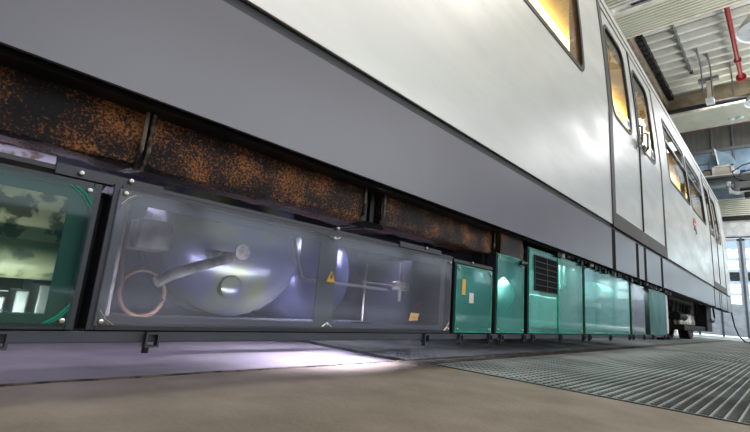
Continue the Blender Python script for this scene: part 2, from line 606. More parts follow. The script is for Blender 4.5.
# side and rear walls of the hall (the camera side: white above, windows)
s = MB()
s.box(-8, -8.3, 0, WX, -8.0, 1.4)
s.box(-8, -8.3, 5.9, WX, -8.0, 8.6)
for k in range(8):
    s.box(-8 + k * 4 - 0.3, -8.3, 1.4, -8 + k * 4 + 0.3, -8.0, 5.9)
struct(s.build('wall_right', M['grey']))
struct(MB().box(-8.3, -9, 0, -8.0, 9, 8.6).build('wall_rear', M['grey']))
struct(MB().box(-8, 7.0, 0, WX, 7.3, 8.6).build('wall_left', M['grey_dark']))

# roof deck: trapezoid sheets with ribs along Y
Zc = 8.2
s = MB()
p = 0.46
n = int(28.5 / p)
poly = []
x = -8.0
for k in range(n + 1):
    poly += [(x, Zc), (x + 0.13, Zc), (x + 0.19, Zc + 0.15), (x + 0.40, Zc + 0.15)]
    x += p
top = [(a, Zc + 0.2) for a in (x, -8.0)]
A = poly
va = [s.bm.verts.new((a, -9, z)) for a, z in A]
vb = [s.bm.verts.new((a, 9, z)) for a, z in A]
for i in range(len(A) - 1):
    s.bm.faces.new((va[i], va[i + 1], vb[i + 1], vb[i]))
struct(s.build('ceiling', M['deck']))
struct(MB().box(-8, -9, Zc + 0.15, 21, 9, Zc + 0.3).build('trim_18', M['dark_metal']))
# concrete beams
struct(MB().box(17.2, -9, 7.55, 17.7, 9, 8.22).build('trim_19', M['beam']))
struct(MB().box(8.0, 2.62, 7.8, 17.2, 3.1, 8.22).build('trim_20', M['beam']))
struct(MB().box(8.0, 3.1, 7.7, 17.2, 3.5, 8.22).build('trim_21', M['cream']))

# hanging ceiling things
def radiant(x0, x1, label):
    t = thing('radiant_panel', label, 'ceiling panel', ((x0 + x1) / 2, 0, 7.0), 'ribbed panels below the roof')
    s = MB()
    n = int((x1 - x0 - 0.16) / 0.1)
    prof = [(x0 + 0.08, 7.01)]
    for k in range(n):
        xx = x0 + 0.08 + k * (x1 - x0 - 0.16) / n
        w = (x1 - x0 - 0.16) / n
        prof += [(xx + w * 0.1, 6.965), (xx + w * 0.6, 6.965), (xx + w * 0.7, 7.01), (xx + w, 7.01)]
    prof += [(x1 - 0.08, 7.03), (x0 + 0.08, 7.03)]
    s.prism(prof, 'Y', -7.5, 6.5)
    s.build('ribbed_sheet', M['ribbed'], t)
    MB().box(x0, -7.5, 6.96, x0 + 0.08, 6.5, 7.06).build('edge_rail', M['cream'], t)
    MB().box(x1 - 0.08, -7.5, 6.96, x1, 6.5, 7.06).build('edge_rail', M['cream'], t)
    return t


radiant(9.62, 10.7, 'ribbed cream panel hung under the roof above the first train doors')
radiant(7.6, 9.3, 'ribbed cream panel at the top edge, nearer than the slotted light')
r2 = radiant(15.95, 17.6, 'ribbed cream panel hung below the brown concrete beam at the far end')
MB().box(17.6, -7.5, 6.93, 17.64, 6.5, 7.0).build('maroon_strip', M['maroon'], r2)
t = thing('ceiling_light', 'narrow white framed light slot beside the ribbed panel at the top', 'ceiling light', (9.46, 2.0, 7.0))
s = MB().box(9.32, -7, 6.95, 9.38, 2.35, 7.05).box(9.54, -7, 6.95, 9.60, 2.35, 7.05).box(9.32, 2.35, 6.95, 9.60, 2.43, 7.05)
s.build('frame', M['white'], t)
MB().box(9.38, -7, 7.0, 9.54, 2.35, 7.03).build('reflector', M['cream'], t)
MB().box(9.40, 0.9, 6.97, 9.50, 2.0, 7.0).build('dark_louvre', M['black'], t)

t = thing('sprinkler_pipe', 'dark red pipe running along below the white roof sheets', 'pipe', (14, 0.57, 8.0))
MB().cyl((4, 0.57, 8.0), (16.4, 0.57, 8.0), 0.055, seg=16).build('pipe', M['red'], t, True)
MB().cyl((16.4, 0.57, 8.0), (16.47, 0.57, 8.0), 0.13, seg=18).build('flange', M['red'], t, True)
MB().cyl((15.2, 0.57, 8.0), (15.26, 0.57, 8.0), 0.09, seg=18).build('flange', M['red'], t, True)
MB().box(10.0, 0.55, 8.0, 10.03, 0.59, 8.3).build('pipe_hanger', M['grey'], t)
t = thing('light_trunking', 'slim grey strip lamp rail fixed along the white roof sheets', 'ceiling light', (14, 1.71, 8.12))
MB().box(12.25, 1.695, 8.12, 15.5, 1.725, 8.25).build('rail', M['grey'], t)
MB().box(15.5, 1.67, 8.08, 15.55, 1.75, 8.25).build('end_cap', M['dark_metal'], t)
t = thing('roof_vent', 'long black slotted vent in the roof beside the brown beam', 'vent', (14.8, 2.5, 8.1))
for a, b in ((12.6, 14.9), (15.0, 17.1)):
    MB().box(a, 2.43, 8.05, b, 2.57, 8.22).build('frame', M['black'], t)
    s = MB()
    for k in range(int((b - a) / 0.3)):
        s.box(a + 0.1 + k * 0.3, 2.43, 8.02, a + 0.18 + k * 0.3, 2.57, 8.05)
    s.box(a + 0.02, 2.49, 8.03, b - 0.02, 2.51, 8.06)
    s.build('louvre', M['dark_metal'], t)
tag(MB().cyl((15.75, -7.9, 7.02), (15.75, 6.9, 7.02), 0.07, seg=14).build('conduit', M['dark_metal'], None, True),
    'long dark grey pipe crossing in front of the far ribbed panel', 'pipe')
for i, (xx, yy, L) in enumerate(((14.2, 1.42, 1.0), (14.75, 1.22, 0.7), (15.5, 0.78, 0.7))):
    tag(MB().cyl((xx, yy, 8.30), (xx + L * 0.9, yy, 8.05), 0.024, seg=10).cyl((xx + L * 0.9, yy, 8.05), (xx + L * 0.9, yy, 7.1), 0.02, seg=10).build('hanger_rod', M['grey'], None, True),
        ['dark hanger rod left of the pale junction bracket under the roof', 'short dark hanger rod just above the pale junction bracket',
         'dark hanger rod near the end of the red pipe'][i], 'rod', 'rods hanging the crossing pipe')
t = thing('junction_bracket', 'pale bracket holding the dark crossing pipe below the roof', 'bracket', (15.6, 1.25, 7.1))
MB().box(15.5, 1.24, 7.05, 15.62, 1.36, 7.75).build('arm', M['cream'], t)
MB().box(15.45, 1.05, 7.7, 15.65, 1.55, 7.8).build('cross_plate', M['grey'], t)
MB().box(15.42, 1.2, 6.95, 15.66, 1.4, 7.1).build('clamp', M['white'], t)
t = thing('smoke_detector', 'small white twin fitting under the far ribbed panel', 'detector', (16.9, 0.9, 6.93))
MB().lathe([(0.05, 0.0), (0.08, 0.02), (0.08, 0.06)], (17.1, 0.93, 6.9)).build('sensor_head', M['white'], t, True)
MB().lathe([(0.05, 0.0), (0.08, 0.02), (0.08, 0.06)], (17.1, 0.70, 6.9)).build('sensor_head', M['white'], t, True)


def pendant(loc, label):
    x, y, z = loc
    t = thing('pendant_lamp', label, 'lamp', loc, 'white bell lamps')
    MB().lathe([(0.10, 0.42), (0.14, 0.40), (0.24, 0.28), (0.37, 0.10), (0.41, 0.0), (0.395, 0.0), (0.35, 0.10), (0.22, 0.27), (0.10, 0.37)],
               loc, seg=36).build('lamp_shade', M['lamp_white'], t, True)
    MB().lathe([(0.38, 0.02), (0.33, 0.10), (0.20, 0.25)], loc, seg=30).build('reflector', M['lamp_in'], t, True)
    MB().lathe([(0.11, 0.40), (0.13, 0.44), (0.13, 0.62), (0.09, 0.68), (0.05, 0.70)], loc).build('ballast_housing', M['door_blue'], t, True)
    pts = [(x, y, z + 0.68), (x + 0.02, y, z + 0.9), (x - 0.06, y + 0.04, z + 1.3), (x, y, 6.955 if x < 9 else 8.25)]
    MB().tube(pts, 0.02, 8).build('cable', M['black'], t, True)
    MB().tube([(x + 0.13, y, z + 0.5), (x + 0.28, y + 0.1, z + 0.62), (x + 0.25, y + 0.12, z + 0.9), (x + 0.05, y, z + 1.1)], 0.018, 8).build('loop_wire', M['black'], t, True)
    return t


pendant((8.3, -0.10, 4.85), 'white bell shaped lamp cut by the upper right edge')
pendant((12.35, 0.02, 5.35), 'white bell lamp lower on the right edge, beside the crossing pipe')

# crossing gantry, ducts and hoist beyond the train end
t = thing('crane_girder', 'grey girder crossing the hall below the blue windows', 'girder', (14, 0, 3.95))
s = MB().box(13.9, -7.9, 3.92, 14.2, 6.9, 3.97).box(14.03, -7.9, 3.97, 14.08, 6.9, 4.13).box(13.9, -7.9, 4.13, 14.2, 6.9, 4.17)
s.build('girder_beam', M['grey'], t)
MB().box(13.88, -7.9, 4.17, 14.0, 6.9, 4.20).build('cable_rail', M['white'], t)
t = thing('storage_box', 'cream box with white frame standing on the grey girder', 'box', (14.2, 1.03, 4.2))
MB().box(14.02, 0.86, 4.2, 14.35, 1.20, 4.44, 0.01).build('body', M['cream'], t)
MB().box(13.99, 1.20, 4.2, 14.38, 1.25, 4.48).box(13.99, 0.81, 4.2, 14.38, 0.86, 4.48).box(13.99, 0.81, 4.44, 14.38, 1.25, 4.48).build('frame', M['white'], t)
t = thing('crate', 'small brown crate beside the cream box on the grey girder', 'crate', (14.15, 1.34, 4.2))
MB().box(14.04, 1.28, 4.2, 14.3, 1.42, 4.40, 0.008).build('body', M['beam'], t)
MB().box(14.02, 1.27, 4.38, 14.32, 1.43, 4.41).build('lid', M['dark_metal'], t)
t = thing('air_duct', 'slanting pale blue air duct right of the dark wall grid', 'duct', (17, 1.1, 5.5))
s = MB()
s.prism([(1.40, 5.95), (1.02, 5.72), (0.86, 5.35), (0.82, 5.08), (1.10, 5.22), (1.33, 5.45)], 'X', 17.0, 19.98)
s.build('duct_body', M['blue_grey'], t)
s = MB()
s.prism([(1.43, 5.99), (1.39, 5.96), (1.32, 5.45), (1.36, 5.43)], 'X', 16.97, 17.53)
s.build('flange', M['white'], t)
t = thing('ventilation_unit', 'blue grey metal cabinet with a dark square hatch, high behind the train roof', 'ventilation unit', (17.5, 1.8, 5.1))
MB().box(17.3, 1.42, 5.1, 18.0, 2.3, 5.85).build('casing', M['blue_grey'], t)
MB().box(17.27, 1.6, 5.3, 17.3, 1.95, 5.6).build('hatch_frame', M['door_frame'], t)
MB().box(17.25, 1.65, 5.35, 17.27, 1.90, 5.55).build('hatch', M['blue_grey'], t)

t = thing('hoist', 'white hoist with black cables at the right edge, under the grey girder', 'hoist', (13.6, 0.6, 3.5))
s = MB()
s.tube([(13.6, 0.90, 3.90), (13.6, 0.92, 3.78), (13.6, 0.88, 3.64), (13.6, 0.76, 3.59), (13.6, 0.55, 3.60), (13.6, 0.2, 3.66)], 0.05, 10)
s.build('handle_bar', M['lamp_white'], t, True)
MB().box(13.45, 0.3, 3.68, 13.75, 0.80, 3.84, 0.03).build('housing', M['grey'], t)
MB().box(13.5, 0.45, 3.44, 13.7, 0.62, 3.58, 0.02).build('motor', M['dark_metal'], t)
MB().tube([(13.6, 0.6, 3.84), (13.6, 0.78, 4.0), (13.6, 0.82, 4.15), (13.7, 0.62, 4.32), (13.7, 0.3, 4.4)], 0.016, 8).build('cable', M['black'], t, True)
MB().tube([(13.6, 0.42, 3.84), (13.6, 0.72, 3.93), (13.6, 0.66, 4.1), (13.6, 0.30, 4.2)], 0.016, 8).build('cable', M['black'], t, True)
MB().box(13.52, 0.40, 3.62, 13.68, 0.7, 3.70, 0.01).build('grip', M['dark_metal'], t)
tt = thing('cleaning_bottle', 'bright blue and white container standing on the grey girder', 'container', (14.1, 0.75, 4.2))
MB().box(14.05, 0.70, 4.2, 14.2, 0.79, 4.33, 0.02).build('body', M['sticker'], tt)
MB().box(14.05, 0.57, 4.2, 14.2, 0.69, 4.31, 0.02).build('blue_body', M['blue'], tt)
MB().cyl((14.12, 0.73, 4.33), (14.12, 0.73, 4.38), 0.025, seg=12).build('cap', M['blue'], tt, True)

# outside, seen through the end doors: foliage with its daylight painted in as white
for k in range(7):
    z = 0.3 + k * 0.55
    t = tag(MB().box(26 + k * 0.05, -6, z, 26.2, 6, z + 0.42, 0.05).build('outdoor_slat', M['foliage']),
            ['lowest', 'second lowest', 'third lowest', 'middle', 'third highest', 'second highest', 'highest'][k] + ' bright mottled slat outside behind the glazed end doors', 'slat', 'slats outside the end doors')
ld = area('outdoor_light', (23.0, 0, 6.5), (26, 0, 2), 8, 3, 2600, (1, 1, 1))

# ------------------------------------------------------------------ the metro car
CAR = thing('metro_car', 'silver metro train car with grey skirt and see-through equipment boxes underneath', 'train', (4.0, 2.2, 0.0))
Z0 = 0.83
ZT = 2.60
windows_A = [(5.12, 6.37), (6.48, 7.70)]
doors = [(3.03, 4.75), (8.06, 9.78), (-2.0, -0.28)]
panels = [(-0.28, 3.03, [(0.06, 1.31), (1.42, 2.55)]), (4.75, 8.06, windows_A), (9.78, 10.5, []), (-5.5, -2.0, [])]


def window(x0, x1, z0, z1, transom):
    w = thing('window', None, None, ((x0 + x1) / 2, 0.83, z0), parent=CAR)
    del_keys(w)
    r = 0.07
    plate('window_seal', M['black'], rrect(x0 - 0.012, z0 - 0.012, x1 + 0.012, z1 + 0.012, r + 0.012), [rrect(x0 + 0.018, z0 + 0.018, x1 - 0.018, z1 - 0.018, r - 0.015)], 0.02, w, 0.004)
    plate('glass_pane', M['win'], rrect(x0 + 0.01, z0 + 0.01, x1 - 0.01, z1 - 0.01, r - 0.01), [], 0.004, w, -0.012)
    if transom:
        zt = 2.12
        plate('transom', M['galv'], [(x0 + 0.018, zt), (x1 - 0.018, zt), (x1 - 0.018, zt + 0.03), (x0 + 0.018, zt + 0.03)], [], 0.03, w, 0.004)
        plate('hopper_frame', M['galv'], rrect(x0 + 0.03, zt + 0.03, x1 - 0.03, z1 - 0.03, 0.03), [rrect(x0 + 0.05, zt + 0.05, x1 - 0.05, z1 - 0.05, 0.02)], 0.02, w, -0.002)


def del_keys(o):
    for k in ('label', 'category', 'group'):
        if k in o:
            del o[k]


for a, b, ws in panels:
    holes = [rrect(x0, 1.68, x1, 2.39, 0.07) for x0, x1 in ws]
    plate('side_panel', M['silver'], [(a, Z0), (b, Z0), (b, ZT), (a, ZT)], holes, 0.012, CAR)
    for x0, x1 in ws:
        window(x0, x1, 1.68, 2.39, a > 4)

for (a, b) in doors:
    mid = (a + b) / 2
    lo = 0.93
    for side in (0, 1):
        x0, x1 = (a + 0.085, mid - 0.004) if side == 0 else (mid + 0.004, b - 0.035)
        wa, wb = (a + 0.135, a + 0.665) if side == 0 else (mid + 0.075, mid + 0.635)
        lf = thing('door_leaf', None, None, ((x0 + x1) / 2, 0.81, lo), parent=CAR)
        del_keys(lf)
        hole = rrect(wa, 1.66, wb, 2.43, 0.11)
        plate('leaf_panel', M['silver'], [(x0, lo), (x1, lo), (x1, 2.54), (x0, 2.54)], [hole], 0.012, lf, -0.008)
        plate('window_seal', M['black'], rrect(wa - 0.012, 1.648, wb + 0.012, 2.442, 0.12), [rrect(wa + 0.016, 1.676, wb - 0.016, 2.414, 0.095)], 0.02, lf, -0.004)
        plate('glass_pane', M['win'], rrect(wa, 1.66, wb, 2.43, 0.11), [], 0.004, lf, -0.016)
        hx = mid - 0.07 if side == 0 else mid + 0.12
        s = MB()
        s.tube([(hx, 0.792, 1.64), (hx, 0.770, 1.655), (hx, 0.770, 1.79), (hx, 0.792, 1.805)], 0.010, 8)
        s.box(hx - 0.03, 0.785, 1.61, hx + 0.03, 0.803, 1.69, 0.004)
        s.build('handle', M['dusty'], lf, True)
        plate('sticker', M['sticker'], [(wb - 0.11, 1.71), (wb - 0.035, 1.71), (wb - 0.035, 1.80), (wb - 0.11, 1.80)], [], 0.002, lf, -0.011)
        plate('sticker_print', M['sticker_blue'], [(wb - 0.10, 1.73), (wb - 0.05, 1.73), (wb - 0.05, 1.77), (wb - 0.10, 1.77)], [], 0.002, lf, -0.0095)
    plate('door_gasket', M['black'], [(mid - 0.012, lo), (mid + 0.012, lo), (mid + 0.012, 2.54), (mid - 0.012, 2.54)], [], 0.012, CAR, 0.0)
    plate('door_post', M['silver_dark'], [(a, Z0), (a + 0.085, Z0), (a + 0.085, 2.56), (a, 2.56)], [], 0.02, CAR, 0.002)
    plate('door_post', M['silver_dark'], [(b - 0.035, Z0), (b, Z0), (b, 2.56), (b - 0.035, 2.56)], [], 0.02, CAR, -0.006)
    plate('post_seal', M['black'], [(a - 0.002, Z0), (a + 0.03, Z0), (a + 0.03, 2.56), (a - 0.002, 2.56)], [], 0.02, CAR, 0.005)
    plate('door_sill', M['silver_dark'], [(a + 0.01, Z0 - 0.01), (b - 0.01, Z0 - 0.01), (b - 0.01, lo - 0.01), (a + 0.01, lo - 0.01)], [], 0.03, CAR, 0.004)
    plate('door_header', M['silver'], [(a, 2.54), (b, 2.54), (b, ZT), (a, ZT)], [], 0.012, CAR)
# gutter and roof
plate('gutter', M['silver_dark'], [(-5.5, 2.60), (10.5, 2.60), (10.5, 2.612), (-5.5, 2.612)], [], 0.02, CAR, 0.004)
s = MB()
rp_ = [(y, z) for z, y in PROFILE if z >= 2.6]
rp_ = [(py(2.61), 2.61)] + rp_
rp_ += [(4.4 - y, z) for y, z in reversed(rp_)]
va = [s.bm.verts.new((-5.5, y, z)) for y, z in rp_]
vb = [s.bm.verts.new((10.5, y, z)) for y, z in rp_]
for i in range(len(rp_) - 1):
    s.bm.faces.new((va[i], va[i + 1], vb[i + 1], vb[i]))
s.build('roof', M['silver'], CAR, True)
# ends, floor and far side
s = MB()
s.prism([(0.81, Z0), (0.815, 2.0), (0.87, 2.6), (0.95, 2.8), (1.2, 3.05), (1.45, 3.17), (2.2, 3.25), (2.95, 3.17), (3.2, 3.05), (3.45, 2.8), (3.53, 2.6), (3.585, 2.0), (3.59, Z0)], 'X', 10.47, 10.5)
s.build('end_wall', M['silver'], CAR)
s = MB()
s.prism([(0.81, Z0), (0.815, 2.0), (0.87, 2.6), (0.95, 2.8), (1.2, 3.05), (1.45, 3.17), (2.2, 3.25), (2.95, 3.17), (3.2, 3.05), (3.45, 2.8), (3.53, 2.6), (3.585, 2.0), (3.59, Z0)], 'X', -5.5, -5.47)
s.build('end_wall', M['silver'], CAR)
MB().box(-5.5, 0.83, 0.80, 10.5, 3.58, 0.86).build('car_floor', M['dark_metal'], CAR)
MB().box(-5.5, 3.50, 0.86, 10.47, 3.55, 1.75).build('far_side_panel', M['wood'], CAR)
s = MB()
for k in range(11):
    x = -5.2 + k * 1.55
    s.box(x, 3.45, 1.7, x + 0.28, 3.55, 2.5)
s.box(-5.5, 3.45, 2.45, 10.47, 3.55, 2.75)
s.build('far_window_frame', M['wood'], CAR)
# lining and interior lights
s = MB()
lin = [(0.93, 2.42), (0.95, 2.62), (1.06, 2.76), (1.35, 2.86), (2.2, 2.92), (3.05, 2.86), (3.34, 2.76), (3.45, 2.62)]
va = [s.bm.verts.new((-5.4, y, z)) for y, z in lin]
vb = [s.bm.verts.new((10.45, y, z)) for y, z in lin]
for i in range(len(lin) - 1):
    s.bm.faces.new((va[i], va[i + 1], vb[i + 1], vb[i]))
s.build('ceiling_lining', M['gold'], CAR, True)
for y in (1.42, 2.98):
    for k in range(8):
        x = -4.6 + k * 1.9
        MB().box(x, y - 0.07, 2.77, x + 1.7, y + 0.07, 2.84, 0.02).build('light_cover', M['tube'], CAR)
# window pillars and draught screens inside
for x0, x1 in ((-0.05, 0.02), (1.33, 1.40), (2.58, 2.66), (4.8, 5.06), (6.39, 6.46), (7.75, 8.0)):
    MB().box(x0, 0.86, 1.0, x1, 0.90, 2.45).build('inner_pillar', M['wood'], CAR)
for x in (2.82, 4.95, 7.9, 10.0):
    MB().box(x, 0.93, 0.9, x + 0.035, 1.75, 1.62, 0.01).build('draught_screen', M['wood'], CAR)
    MB().cyl((x + 0.017, 1.78, 0.88), (x + 0.017, 1.78, 2.85), 0.018, seg=12).build('grab_pole', M['steel'], CAR, True)
for y in (1.3, 2.9):
    MB().cyl((-5, y + 0.25, 2.6), (10.3, y + 0.25, 2.6), 0.015, seg=10).build('grab_rail', M['steel'], CAR, True)
for k, x in enumerate((0.35, 1.9, 5.4, 6.9)):
    s = MB().box(x, 0.95, 1.25, x + 0.45, 1.75, 1.35, 0.03).box(x + 0.40, 0.95, 1.35, x + 0.5, 1.75, 1.66, 0.04).box(x + 0.05, 0.95, 0.86, x + 0.4, 1.7, 1.25)
    s.build('bench_seat', M['seat'], CAR)

# emblem
s = MB()
s.box(6.45, 0.797, 1.45, 6.66, 0.801, 1.52, 0.002)
s.prism([(6.45, 1.52), (6.66, 1.52), (6.60, 1.56), (6.51, 1.56)], 'Y', 0.797, 0.801)
s.build('emblem_badge', M['logo_red'], CAR)['label'] = 'red upper half of the small emblem'
MB().prism([(6.50, 1.44), (6.68, 1.44), (6.70, 1.39), (6.60, 1.36), (6.63, 1.40), (6.50, 1.41)], 'Y', 0.797, 0.801).build('emblem_badge', M['logo_blue'], CAR)['label'] = 'navy lower half of the small emblem'
MB().box(6.50, 0.7955, 1.475, 6.61, 0.798, 1.495).build('emblem_badge', M['sticker'], CAR)['label'] = 'white centre of the small emblem'

# skirt
def skirt(x0, x1, slant=0.0):
    s = MB()
    s.prism([(0.806, 0.54), (0.806, 0.80), (0.815, 0.80), (0.815, 0.54)], 'X', x0, x1)
    o = s.build('skirt_panel', M['skirt'], CAR)
    return o


SK = [(-5.5, 3.02), (3.10, 3.62), (3.70, 3.86), (3.94, 4.46), (4.55, 8.02), (8.10, 8.62), (8.70, 8.86), (8.94, 9.70), (9.78, 10.5)]
for a, b in SK:
    skirt(a, b)
    MB().box(a, 0.835, 0.535, b, 0.90, 0.545).build('skirt_lip', M['black'], CAR)
MB().box(-5.5, 0.835, 0.56, 10.5, 0.86, 0.83).build('skirt_backing', M['teal_black'], CAR)
for a, b in zip(SK, SK[1:]):
    MB().box(a[1], 0.8065, 0.535, b[0] - 0.012, 0.834, 0.80).build('skirt_rib', M['matte'], CAR)
# black joint between skirt and body
MB().box(-5.5, 0.812, 0.80, 10.5, 0.85, 0.832).build('body_joint', M['black'], CAR)
# floor underside frames
s = MB()
for k in range(16):
    x = -5.0 + k * 1.0
    s.box(x, 0.9, 0.66, x + 0.08, 3.5, 0.80)
s.box(-5.5, 1.3, 0.62, 10.4, 1.36, 0.80)
s.box(-5.5, 3.0, 0.62, 10.4, 3.06, 0.80)
s.build('underframe', M['dark_metal'], CAR)

# rusty boxes
def rust_box(x0, x1, yb=0.94, zb=0.405, depth=0.12, flange=True):
    s = MB()
    r = 0.016
    prof = [(yb, 0.70), (yb, zb + r), (yb + 0.005, zb + 0.005), (yb + r, zb), (yb + depth - r, zb + 0.004), (yb + depth, zb + r + 0.004), (yb + depth, 0.70)]
    n = max(4, int((x1 - x0) / 0.035))
    rings = []
    dense = []
    for (ya, za), (yc, zc) in zip(prof, prof[1:]):
        L = math.hypot(yc - ya, zc - za)
        m_ = max(1, int(L / 0.035))
        for k in range(m_):
            dense.append((ya + (yc - ya) * k / m_, za + (zc - za) * k / m_))
    dense.append(prof[-1])
    for i in range(n + 1):
        x = x0 + (x1 - x0) * i / n
        rings.append([s.bm.verts.new((x, y + random.uniform(-.004, .004), z + random.uniform(-.004, .004))) for y, z in dense])
    for A, B in zip(rings, rings[1:]):
        for k in range(len(dense) - 1):
            s.bm.faces.new((A[k], A[k + 1], B[k + 1], B[k]))
    s.bm.faces.new(rings[0])
    s.bm.faces.new(rings[-1])
    o = s.build('resistor_box', M['rust'], CAR, True)
    o['label'] = 'rust speckled tar black box under the skirt'
    if flange:
        for xf in (x0, x1):
            s = MB()
            s.tube([(xf, yb - 0.012, 0.70), (xf, yb - 0.012, zb + 0.03), (xf, yb + 0.01, zb - 0.004), (xf, yb + depth, zb + 0.01)], 0.004, 6)
            s.build('flange', M['rust_edge'], o, True)


rust_box(-1.6, 0.243, 0.885, 0.430)
rust_box(0.256, 0.847, 0.885, 0.430)
rust_box(0.931, 1.612, 0.885, 0.440)
rust_box(1.628, 1.835, 0.852, 0.436, depth=0.12, flange=False)
for x in (0.875, 0.905):
    MB().box(x - 0.008, 0.90, 0.43, x + 0.008, 1.3, 0.72).build('hanger_plate', M['dark_metal'], CAR)
MB().prism([(0.865, 0.442), (0.935, 0.44), (0.94, 0.428), (0.80, 0.420)], 'Y', 0.88, 0.89).build('hanger_bracket', M['matte'], CAR)
MB().tube([(1.83, 0.85, 0.44), (1.79, 0.84, 0.425), (1.845, 0.84, 0.432), (1.83, 0.84, 0.42)], 0.008, 6).build('loose_strap', M['black'], CAR)

MB().box(-1.6, 1.06, 0.47, 4.8, 1.08, 0.8).build('light_block_plate', M['matte'], CAR)  # added dark sheet that stops violet lamp light showing behind the boxes
# piping and clutter under the floor beyond the rust boxes
for k in range(44):
    x = 2.2 + k * 0.065 + random.uniform(-.02, .02)
    h = random.uniform(.012, .035)
    o = MB().box(x, 0.835, 0.536 - h, x + random.uniform(.015, .05), 0.87, 0.538, 0.002).build(
        'cable_clamp', M['dusty'] if k % 7 == 1 else M['dark_metal'], CAR)
MB().tube([(2.05 + 0.2 * i, 0.93 + 0.01 * (i % 2), 0.528) for i in range(15)], 0.011, 8).build('cable_run', M['black'], CAR, True)

# ------------------------------------------------------------------ equipment boxes with acrylic fronts
YF = 0.86


scr_mesh = None


def add_screw(x, z, parent, y=YF - 0.006):
    global scr_mesh
    if scr_mesh is None:
        b = MB().lathe([(0.0015, -0.0025), (0.0015, -0.0035), (0.0038, -0.0028), (0.0046, -0.0005), (0.0046, 0.003)], (0, 0, 0), 'Y', 14)
        o = b.build('screw', M['steel'], parent, True)
        scr_mesh = o.data
    else:
        o = bpy.data.objects.new('screw', scr_mesh)
        COL.objects.link(o)
    link(o, parent, (x, y, z))
    return o


def cabinet(x0, x1, z1, glassm, dep=0.5, fw=0.013, z0=0.127, label=None, back=True, mull=None, top=True, edge=None):
    c = thing('equipment_cabinet', None, None, ((x0 + x1) / 2, YF, z0), parent=CAR)
    del_keys(c)
    if label:
        c['label'] = label
    # frame: mitred angle profile
    s = MB()
    y0, y1 = YF - 0.004, YF + 0.03
    s.box(x0, y0, z0, x0 + fw, y1, z1, 0.0015)
    s.box(x1 - fw, y0, z0, x1, y1, z1, 0.0015)
    s.box(x0 + fw, y0, z0, x1 - fw, y1, z0 + fw * 0.8, 0.0015)
    if top:
        s.box(x0 + fw, y0, z1 - fw * 0.8, x1 - fw, y1, z1, 0.0015)
    s.build('frame', M['frame'], c)
    # shell
    s = MB()
    s.box(x0, y1, z1 - 0.004, x1, YF + (dep if back else 0.06), z1)
    s.box(x0, y1, z0, x0 + 0.004, YF + dep, z1 - 0.004)
    s.box(x1 - 0.004, y1, z0, x1, YF + dep, z1 - 0.004)
    if back:
        s.box(x0, YF + dep, z0, x1, YF + dep + 0.004, z1)
        s.box(x0, y1, z0, x1, YF + dep, z0 + 0.004)
    s.build('housing', M['frame'], c)
    a, b, zb, zt = x0 + fw * 0.7, x1 - fw * 0.7, z0 + fw * 0.55, z1 - fw * 0.55
    MB().box(a, YF - 0.008, zb, b, YF - 0.004, zt).build('acrylic_pane', glassm, c)
    if edge:
        s = MB()
        e = 0.0035
        s.box(a - e, YF - 0.0085, zb - e, a, YF - 0.0035, zt + e).box(b, YF - 0.0085, zb - e, b + e, YF - 0.0035, zt + e)
        s.box(a, YF - 0.0085, zb - e, b, YF - 0.0035, zb)
        s.box(a, YF - 0.0085, zt, b, YF - 0.0035, zt + e)
        s.build('pane_edge', edge, c)
    for xx in (a + 0.010, b - 0.010):
        for zz in (zb + 0.008, zt - 0.008):
            add_screw(xx, zz, c, YF - 0.009)
    return c


def corner_webs(c, x0, x1, z0, z1, material, r=0.02):
    """torn film triangles round the corner screws"""
    for cx, sx in ((x0, 1), (x1, -1)):
        for cz, sz in ((z0, 1), (z1, -1)):
            s = MB()
            for k in range(3):
                rr = r * random.uniform(0.6, 1.15)
                s.tube([(cx + sx * rr, YF - 0.0095, cz), (cx + sx * rr * 0.45, YF - 0.0095, cz + sz * rr * 0.4), (cx, YF - 0.0095, cz + sz * rr)], 0.0006, 4)
            s.build('film_crease', material, c)


c1 = cabinet(-0.75, 0.190, 0.374, M['green'], 0.42, label='green tinted cabinet with mottled drum inside', back=False)
corner_webs(c1, -0.74, 0.177, 0.137, 0.362, M['teal_edge'], 0.03)
c2 = cabinet(0.207, 1.284, 0.382, M['clear'], 0.42, label='long clear cabinet showing two air tanks', back=False)
corner_webs(c2, 0.222, 1.27, 0.137, 0.368, M['steel'], 0.025)
c3 = cabinet(1.303, 1.568, 0.370, M['teal'], 0.3, edge=M['teal_edge'], label='small green cabinet with two cream labels inside')
corner_webs(c3, 1.316, 1.555, 0.137, 0.36, M['teal_edge'], 0.02)
c4 = cabinet(1.600, 1.853, 0.450, M['teal'], 0.3, top=False, edge=M['teal_edge'])
c5 = cabinet(1.893, 2.60, 0.518, M['teal'], 0.3, edge=M['teal_edge'], label='teal cabinet with a black louvre')
c6 = cabinet(2.63, 3.58, 0.515, M['teal'], 0.3, edge=M['teal_edge'])
c7 = cabinet(3.63, 4.03, 0.505, M['clear'], 0.3, edge=M['teal_edge'])
c8 = cabinet(4.20, 4.85, 0.505, M['teal_dull'], 0.3, edge=M['teal_edge'])

